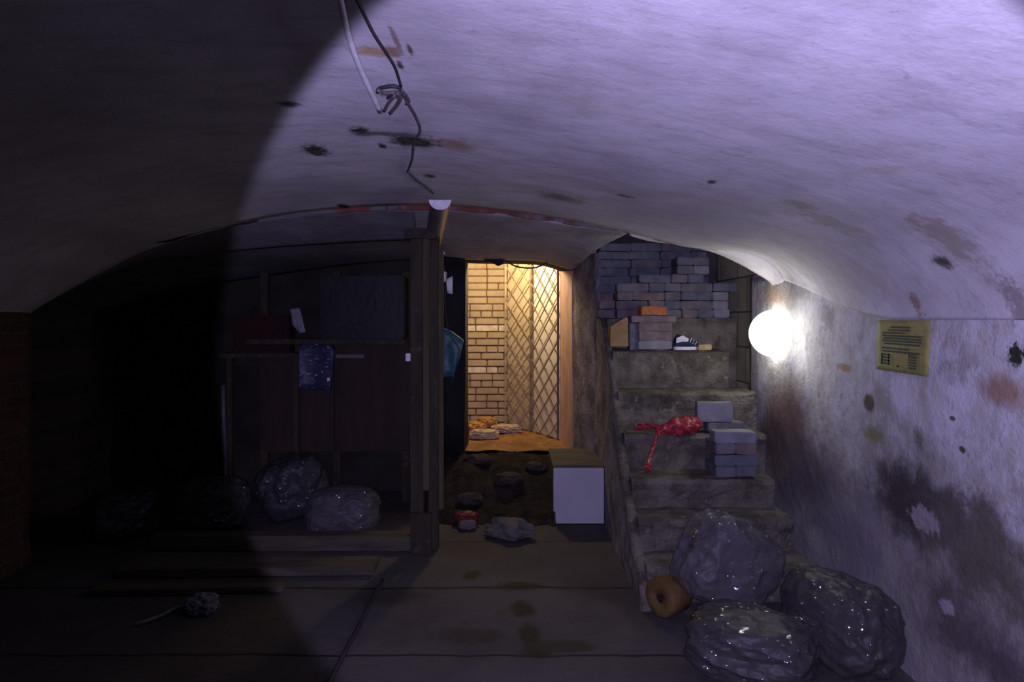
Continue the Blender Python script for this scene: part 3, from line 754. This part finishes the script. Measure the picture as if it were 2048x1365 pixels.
bm = bmesh.new(); box(bm, (-.03, .03, -.004), (.03, 1.3, .008))
for v in bm.verts: v.co = a + Vector((v.co.x + d.x*v.co.y/1.3, v.co.y, v.co.z+d.z*v.co.y/1.3))
obj('backplate', bm, M_FIX, fx)
bm = bmesh.new(); tube(bm, [a+Vector((.046, 0, -.022))+d*t for t in (.02, .45)], .009, 8); tube(bm, [a+Vector((.046, 0, -.022))+d*t for t in (.47, .9)], .009, 8)
obj('edge_highlight', bm, rough_mat('amber_highlight', (.62, .36, .12), (.5, .28, .1), 12, .5), fx)  # warm highlight along the fixture edge, put into amber-coloured tubes

# cables along the vault
def vcable(name, pix, r, mat, label, off=.012, hang=None):
    pts = [on_vault(px, py, off + (hang[i] if hang else 0)) for i, (px, py) in enumerate(pix)]
    bm = bmesh.new(); tube(bm, crom(pts, 8), r, 8); return tag(obj(name, bm, mat, None, True), label, 'cable')
M_BLK = rough_mat('black_cable', (.035, .03, .035), (.025, .02, .025), 20, .6, .1)
M_GREYC = rough_mat('grey_cable', (.12, .10, .10), (.08, .07, .07), 20, .7, .1)
vcable('cable', [(700, -30), (725, 22), (748, 68), (772, 105), (790, 135), (802, 172)], .0045, M_BLK, 'black cable sagging along the vault crown from the top of the photo')
vcable('cable', [(802, 178), (815, 205), (832, 235), (840, 262), (828, 285), (824, 318), (815, 343)], .0055, M_GREYC, 'thin grey cable on the vault below the wire tangle')
vcable('cable', [(815, 343), (835, 362), (850, 372), (866, 386)], .006, M_GREYC, 'short grey cable piece ending at the strip light')
bm = bmesh.new(); pts = crom([on_vault(668, -60, .09), on_vault(681, 0, .08), on_vault(697, 70, .06), on_vault(722, 140, .05), on_vault(760, 222, .045)], 8)
tube(bm, pts, [.005+.004*i/len(pts) for i in range(len(pts))], 10); tag(obj('cable', bm, M_WHITE, None, True), 'pale white cord hanging from the vault left of the black cable', 'cable')
tg = thing('wire_tangle', 'dark knot of wire ends on the vault in the middle of the black cable', 'wire', on_vault(790, 185))
for k, pp in enumerate([[(802, 176), (785, 172), (760, 176), (755, 184)], [(800, 182), (782, 190), (775, 196)], [(795, 185), (800, 197), (792, 212), (780, 226)],
                        [(803, 180), (812, 192), (818, 202), (812, 208)], [(755, 180), (770, 186), (790, 184)], [(790, 190), (776, 207), (768, 222)]]):
    bm = bmesh.new(); tube(bm, crom([on_vault(x, y, .012+.01*(k % 3)) for x, y in pp], 5), .0048 if k % 2 else .006, 6); obj('wire', bm, M_BLK if k < 2 else M_GREYC, tg, True)
# dark lumps added to stand for the shaded holes in the vault
for px, py, r_, l in [(812, 279, .028, 'dark lump in the ceiling hole beside the grey cable, left one'), (843, 284, .03, 'dark lump in the ceiling hole beside the grey cable, right one'),
                      (632, 305, .024, 'isolated dark lump on the vault, left of the cable'), (722, 263, .014, 'small dark lump on the vault between the isolated lump and the cable'), (765, 292, .012, 'tiny dark lump under the stain left of the ceiling hole')]:
    p = on_vault(px, py); bm = bmesh.new(); bmesh.ops.create_icosphere(bm, subdivisions=3, radius=1)
    for v in bm.verts: k = 1+.5*nz(v.co*2.2+p*9); v.co = Vector((v.co.x*r_*k*1.1, v.co.y*r_*k*1.1, v.co.z*r_*k*.45)) + p
    tag(obj('hole_lump', bm, rough_mat('hole_dark', (.05, .04, .03), (.03, .024, .018), 30, .95, .8)), l, 'mortar lump')
# dark crack on the left half of the vault near the arch
bm = bmesh.new(); pts = crom([on_vault(x, y, -.001) for x, y in [(312, 484), (345, 478), (395, 464), (430, 455), (470, 449), (516, 439)]], 8)
for i, p in enumerate(pts): p.y += .015*nz((i*.7, 0, 0))
tube(bm, pts, [.004+.010*max(0, math.sin(i*.21)) for i in range(len(pts))], 6); struct('trim_2', bm, rough_mat('crack_dark', (.03, .025, .02), (.02, .018, .015), 20))

# ---------------------------------------------------------------- things left of the doorway
M_TEAL = plastic('teal_plastic', (.015, .085, .10), .97, .6, 20)
def hung(name, label, poly, Y, dep, mat, cat, cuts=5, amp=.02):
    bm = bmesh.new(); c = sum((at(x, y, Y) for x, y in poly), Vector())/len(poly)
    prism(bm, [at(x, y, Y) for x, y in poly], (0, dep, 0))
    bmesh.ops.triangulate(bm, faces=bm.faces); bmesh.ops.subdivide_edges(bm, edges=list(bm.edges), cuts=cuts, use_grid_fill=True)
    for v in bm.verts: q = Vector((v.co.x*8, 0, v.co.z*4)); v.co.y += amp*nz(q, 1)+amp*.5*nz(q, 3); v.co.x += amp*.3*nz(q+Vector((5, 0, 0)), 1)
    return tag(obj(name, bm, mat, None, True), label, cat)
hung('plastic_bag', 'teal plastic bag hanging between the timber post and the bright doorway', [(884, 655), (905, 664), (926, 681), (918, 715), (906, 752), (880, 756), (876, 700)], 4.97, .06, M_TEAL, 'bag')
hung('paper_scrap', 'white paper scrap hanging high at the right of the timber post', [(879, 538), (893, 545), (893, 558), (905, 552), (905, 588), (895, 586), (893, 565), (880, 560)], 4.955, .006, M_WHITE, 'paper', 3, .01)
hung('paper_scrap', 'small white scrap under the far end of the strip light', [(874, 499), (886, 496), (890, 508), (882, 515), (874, 510)], 4.95, .006, M_WHITE, 'paper', 3, .01)
hung('tarpaulin', 'black hanging sheet closing the left side of the doorway', [(890, 520), (931, 522), (931, 700), (928, 905), (905, 915), (888, 900)], 5.85, .03, rough_mat('black_sheet', (.015, .014, .014), (.01, .01, .01), 5, .8), 'tarpaulin')
bm = bmesh.new(); tube(bm, crom([at(884, 478, 4.95), at(882, 510, 4.955), at(892, 550, 4.955), at(890, 600, 4.96), at(893, 640, 4.97), at(902, 672, 4.975), at(918, 700, 4.95), at(912, 735, 4.95), at(902, 770, 4.95)], 6), .004, 6)
tag(obj('cord', bm, M_BLK, None, True), 'thin dark cord hanging from the vault and holding the teal bag', 'cord')
# wire and rag under the lintel
bm = bmesh.new(); tube(bm, crom([at(1010, 520, 5.95), at(1030, 532, 5.94), at(1055, 536, 5.93), at(1075, 534, 5.94), at(1095, 525, 5.95)], 6), .007, 6)
tag(obj('wire', bm, M_BLK, None, True), 'black wire sagging across the top of the bright doorway', 'wire')
hung('cloth_rag', 'dark ragged scrap hanging under the middle of the doorway lintel', [(960, 512), (1010, 514), (1006, 528), (996, 532), (985, 525), (972, 522)], 5.93, .02, rough_mat('dark_rag', (.02, .018, .018), (.015, .012, .012), 20), 'rag', 3, .012)

# ---------------------------------------------------------------- hall: lattice gate, sheets, litter
M_SHEET = rough_mat('cream_sheet', (.80, .78, .68), (.74, .71, .58), 3, .55, .15, .4)
M_TANSHEET = rough_mat('tan_sheet', (.58, .50, .34), (.50, .42, .27), 3, .6, .15, .4)
M_BAR = rough_mat('lattice_steel', (.42, .33, .19), (.30, .22, .12), 14, .6, .3, .4)
M_BARD = rough_mat('dark_bar_steel', (.26, .19, .11), (.18, .13, .07), 14, .6, .3, .4)
gate = thing('lattice_gate', 'folding lattice gate of crossed diagonal bars standing open in the lit hall', 'gate', (.16, 7.0, .36))
PTS = [Vector((-.10, 7.28, 0)), Vector((.16, 7.02, 0)), Vector((.41, 6.50, 0))]
def lattice(a, b, z0, z1, cellz, cellu, rb, name):
    L = (b-a).length; u = (b-a)/L; nrm = Vector((u.y, -u.x, 0)); H = z1-z0; bm = bmesh.new()
    slope = cellz/cellu; tt = -H/slope
    k = -int(H/cellz)-2
    while k*cellu < L+H/slope:
        for sgn, off in ((1, .007), (-1, -.007)):
            # line z = z0 + sgn*slope*(s - s0)
            s0 = k*cellu if sgn == 1 else k*cellu
            pa = []
            for s in (0, L): pa.append((s, sgn*slope*(s-s0)))
            (sA, zA), (sB, zB) = pa
            lo, hi = 0, 1
            dz = zB-zA
            t0, t1 = sorted(((0-zA)/dz, (H-zA)/dz)); lo = max(0, t0); hi = min(1, t1)
            if hi-lo > .02:
                p = a+u*(L*lo)+Vector((0, 0, z0+zA+dz*lo))+nrm*off; q = a+u*(L*hi)+Vector((0, 0, z0+zA+dz*hi))+nrm*off
                tube(bm, [p, q], rb, 6)
        k += 1
    return obj(name, bm, M_BAR if name == 'lattice' else M_BARD, gate)
lattice(PTS[0], PTS[1], .36, 2.5, .19, .165, .0062, 'lattice')
lattice(PTS[1], PTS[2], .36, 2.5, .19, .20, .0055, 'dark_lattice')
for i, p in enumerate(PTS):
    bm = bmesh.new(); box(bm, (p.x-.011, p.y-.011, .352), (p.x+.011, p.y+.011, 2.52), bev=.002); obj('upright', bm, M_BARD if i else M_BAR, gate)
for i, (p, q) in enumerate(((PTS[0], PTS[1]), (PTS[1], PTS[2]))):
    u = (q-p).normalized(); nrm = Vector((-u.y, u.x, 0))
    if nrm.y < 0: nrm = -nrm
    sh_ = tag(obj('sheet_panel', prism(bmesh.new(), [p+nrm*.035+u*.0+Vector((0, 0, .355)), q+nrm*.035+Vector((0, 0, .355)), q+nrm*.035+Vector((0, 0, 2.5)), p+nrm*.035+Vector((0, 0, 2.5))], nrm*.012), (M_TANSHEET, M_SHEET)[i]),
        ('narrow cream sheet behind the left fold of the lattice gate', 'bright cream sheet behind the right fold of the lattice gate')[i], 'panel')
M_CRUMP = rough_mat('cream_litter', (.60, .50, .36), (.48, .38, .24), 14, .5, .6)
M_ORL = plastic('orange_wrapper', (.55, .28, .07), .95, .2, 40)
bag('crumpled_wrapper', 'orange plastic wrapper on the hall floor left of the doorway', (-.44, 6.85, .36), (.14, .10, .06), M_ORL, 31, 'wrapper', fold=.3)
bag('crumpled_paper', 'cream crumpled paper in front of the orange wrapper in the hall', (-.30, 6.62, .35), (.13, .08, .045), M_CRUMP, 32, 'paper', fold=.32)
bag('crumpled_paper', 'cream rag heap at the foot of the lattice gate left upright', (-.09, 6.98, .35), (.14, .09, .04), M_CRUMP, 33, 'rag', fold=.32)
bag('crumpled_wrapper', 'brown wrapper against the brick wall behind the orange one', (-.30, 7.30, .36), (.10, .08, .05), M_ORL, 34, 'wrapper', fold=.32)

# ---------------------------------------------------------------- paper sign on the right wall
c4 = [on_wall(1757, 640, 1.645), on_wall(1862, 641, 1.645), on_wall(1859, 754, 1.645), on_wall(1754, 738, 1.645)]
sg = thing('notice', 'yellowed square notice with green print stuck on the right wall', 'sign', sum(c4, Vector())/4)
n = NT('yellowed_paper'); c = n.mix(n.ramp(n.noise(9, 6, .6), .4, .65), (.30, .29, .085), (.22, .21, .06))
c = n.mix(n.ramp(n.noise(20, 4, .6), .6, .7, 0, .6), c, (.30, .18, .06)); MP = n.done(c, .7, n.bump(n.noise(12, 3, .5), .3, .006), .3)
def onsign(u, v, d=0): 
    p = c4[0].lerp(c4[1], u).lerp(c4[3].lerp(c4[2], u), v); return Vector((p.x-d, p.y, p.z))
bm = bmesh.new(); rows = [[onsign(i/12, j/12, .004+.004*nz((i*.3, j*.3, 0))) for j in range(13)] for i in range(13)]; grid(bm, rows); so = obj('paper', bm, MP, sg, True)
m = so.modifiers.new('t', 'SOLIDIFY'); m.thickness = .002
MI = rough_mat('green_print', (.035, .06, .03), (.05, .07, .035), 30, .8, .1)
bm = bmesh.new(); random.seed(8)
def dash(u0, u1, v0, v1):
    P = [onsign(u0, v0, .0095), onsign(u1, v0, .0095), onsign(u1, v1, .0095), onsign(u0, v1, .0095)]; prism(bm, P, (-.0006, 0, 0))
rowsd = [(.12, .30, .68), (.175, .26, .70), (.23, .14, .58), (.285, .13, .90), (.335, .16, .88), (.385, .14, .90), (.44, .18, .86), (.53, .13, .68), (.59, .14, .88)]
for v, u0, u1 in rowsd:
    u = u0
    while u < u1-.02:
        L = random.uniform(.025, .085); dash(u, min(u+L, u1), v, v+.034); u += L+.008
for v in (.63, .67, .72, .77, .82, .87):
    u = .66
    while u < .80: L = random.uniform(.02, .06); dash(u, min(u+L, .81), v, v+.032); u += L+.008
for v in (.66, .72, .78, .84): dash(.13, .30, v, v+.03)
dash(.13, .16, .66, .87); dash(.27, .30, .66, .87); dash(.44, .50, .86, .90)
obj('print', bm, MI, sg)

# wall lamp, switched on
lamp = thing('wall_lamp', 'glowing round lamp on the right wall beside the stair alcove, switched on', 'lamp', (1.65, 4.30, 1.42))
n = NT('lamp_glass'); n.b.inputs['Emission Color'].default_value = (1, .96, .90, 1); n.b.inputs['Emission Strength'].default_value = 9.0; M_LAMP = n.done((.8, .8, .8), .4)
bm = bmesh.new(); bmesh.ops.create_uvsphere(bm, u_segments=32, v_segments=20, radius=1)
for v in bm.verts: v.co = Vector((v.co.x*.150, v.co.y*.185, v.co.z*.150)) + Vector((1.635, 4.30, 1.415))
obj('glass_dome', bm, M_LAMP, lamp, True)
spot('lamp_beam', (1.44, 4.10, 1.43), (1.66, 3.62, 1.40), R(76), 6.5, (1, .97, .95), 1.0, .05)
bm = bmesh.new(); prism(bm, [(1.66, 4.30+.13*math.cos(a), 1.415+.12*math.sin(a)) for a in [2*math.pi*k/28 for k in range(28)]], (-.03, 0, 0)); obj('base', bm, M_CABW, lamp)

# ---------------------------------------------------------------- left recess, nearly in darkness
M_PLY = rough_mat('brown_plywood', (.05, .033, .027), (.038, .026, .022), 3, .8, .3, .2, stretch=(3, 3, .4))
pn = thing('partition', 'brown plywood partition left of the timber post', 'partition', (-1.3, 5.6, 0))
for k, (a_, b2_) in enumerate(((522, 668), (670, 818))):
    bm = bmesh.new(); A_ = at(a_, 0, 5.6).x; B2 = at(b2_, 0, 5.6).x; box(bm, (A_, 5.6, .42), (B2, 5.63, 1.30), bev=.003); obj('panel', bm, M_PLY, pn)
bm = bmesh.new(); box(bm, (at(515, 0, 5.6).x, 5.34, 1.31), (at(818, 0, 5.6).x, 5.63, 1.35), bev=.004); obj('rail', bm, M_OLDWOOD, pn)
for X_ in (-2.1, -1.5, -.93):
    bm = bmesh.new(); box(bm, (X_, 5.63, 0), (X_+.06, 5.68, 1.9), bev=.003); obj('stud', bm, M_OLDWOOD, pn)
M_BLACK = rough_mat('black_box', (.012, .012, .012), (.008, .008, .008), 5, .5)
ck = thing('black_cabinet', 'black box-like cabinet above the plywood partition', 'cabinet', (-1.25, 5.4, 1.35))
bm = bmesh.new(); box(bm, (at(640, 0, 5.36).x, 5.36, 1.352), (at(808, 0, 5.36).x, 5.60, 1.85), bev=.01); obj('body', bm, M_BLACK, ck)
bm = bmesh.new(); box(bm, (at(655, 0, 5.36).x, 5.345, 1.42), (at(800, 0, 5.36).x, 5.362, 1.80), bev=.004); obj('front_panel', bm, M_BLACK, ck)
bm = bmesh.new(); box(bm, (at(465, 0, 5.4).x, 5.4, 1.24), (at(578, 0, 5.4).x, 5.56, 1.54), bev=.008)
tag(obj('red_box', bm, rough_mat('dark_red_card', (.025, .006, .005), (.02, .005, .005), 5, .8)), 'dark red box on the shelf left of the black cabinet', 'box')
bm = bmesh.new(); box(bm, (at(440, 0, 5.4).x, 5.37, 1.205), (at(600, 0, 5.4).x, 5.595, 1.24), bev=.003); sh = thing('shelf', 'narrow dark shelf carrying the dark red box', 'shelf', (-2.1, 5.5, 0)); obj('shelf_board', bm, M_OLDWOOD, sh)
for X_ in (at(442, 0, 5.4).x+.03, at(594, 0, 5.4).x-.04):
    bm = bmesh.new(); box(bm, (X_, 5.44, 0), (X_+.04, 5.48, 1.206)); obj('leg', bm, M_OLDWOOD, sh)
M_BLUE = plastic('blue_plastic', (.03, .033, .08), .97, .3, 20)
hung('plastic_bag', 'blue and white plastic bag hanging on the plywood partition', [(600, 688), (664, 690), (668, 700), (660, 782), (600, 780), (598, 730)], 5.28, .05, M_BLUE, 'bag')
hung('paper_scrap', 'pale crumpled paper above the blue bag beside the black cabinet', [(580, 618), (598, 616), (604, 640), (612, 664), (600, 666), (585, 650)], 5.35, .02, M_GREYB[3], 'paper', 3)
bm = bmesh.new(); box(bm, at(672, 716, 5.58), at(728, 709, 5.58)+Vector((0, .015, 0))); tag(obj('label_strip', bm, M_GREYB[1]), 'thin pale strip on the plywood right of the blue bag', 'strip')
bm = bmesh.new(); tube(bm, [at(446, 770, 5.3), at(447, 840, 5.3), at(451, 925, 5.3)], .018, 12); tube(bm, [(at(451, 0, 5.3).x, 5.3, .0), at(451, 925, 5.3)], .012, 10)
tag(obj('metal_pipe', bm, rough_mat('galvanised_pipe', (.11, .11, .12), (.08, .08, .09), 8, .5, .1, .5), None, True), 'thin grey metal pipe standing upright in the left recess', 'pipe')
for x0, x1, y0, y1, l in ((-.64, -.60, 5.0, 5.9, None),):
    pass
# sills and planks on the floor
M_SILL = rough_mat('floor_plank', (.105, .088, .062), (.065, .055, .042), 6, .85, .4, .2, stretch=(.4, 3, 3))
def plank(px0, px1, Y, z0, z1, dep, rot, label, mat=M_SILL):
    bm = bmesh.new(); a_ = (px0-VX)*Y/F; b2_ = (px1-VX)*Y/F; box(bm, (a_, Y, z0), (b2_, Y+dep, z1), bev=.004, rot=rot)
    bmesh.ops.subdivide_edges(bm, edges=[e for e in bm.edges if abs(e.verts[0].co.x-e.verts[1].co.x) > .5], cuts=16)
    for v in bm.verts: v.co.z += .004*nz((v.co.x*2, 0, Y)); v.co.y += .006*nz((v.co.x*2.3, 1, Y))
    return tag(obj('plank', bm, mat), label, 'plank')
plank(300, 822, 4.42, .002, .10, .12, .0, 'thick timber floor sill running left from the foot of the timber post')
plank(235, 745, 3.98, .002, .05, .20, .03, 'wide flat plank on the floor in front of the timber sill')
plank(180, 560, 3.72, .002, .035, .08, .05, 'thin dark plank nearest the camera on the left floor')
# black hose
bm = bmesh.new(); pts = [Vector(((x-VX)*(F*EYE/(y-VY))/F, F*EYE/(y-VY), .012)) for x, y in ((765, 1165), (745, 1205), (722, 1250), (695, 1300), (668, 1352), (645, 1400), (610, 1480))]
tube(bm, crom(pts, 6), .011, 8); tag(obj('hose', bm, M_BLK, None, True), 'straight black hose lying on the concrete floor slabs', 'hose')
# litter on the left floor
def fl_pt(px, py, z=0): Y = F*(EYE-z)/(py-VY); return Vector(((px-VX)*Y/F, Y, z))
p = fl_pt(405, 1225); bag('crumpled_paper', 'crumpled bluish white litter on the dark left floor', (p.x, p.y, .0), (.075, .06, .045), rough_mat('bluish_litter', (.22, .22, .28), (.14, .14, .15), 12), 41, 'paper', fold=.3, sub_=5)
bm = bmesh.new(); tube(bm, crom([fl_pt(268, 1250, .01), fl_pt(298, 1240, .02), fl_pt(325, 1230, .012), fl_pt(350, 1217, .02), fl_pt(375, 1212, .01)], 5), .009, 6)
tag(obj('strip', bm, rough_mat('pale_strip', (.20, .20, .18), (.15, .15, .14), 12), None, True), 'twisted pale strip lying on the dark left floor', 'strip')
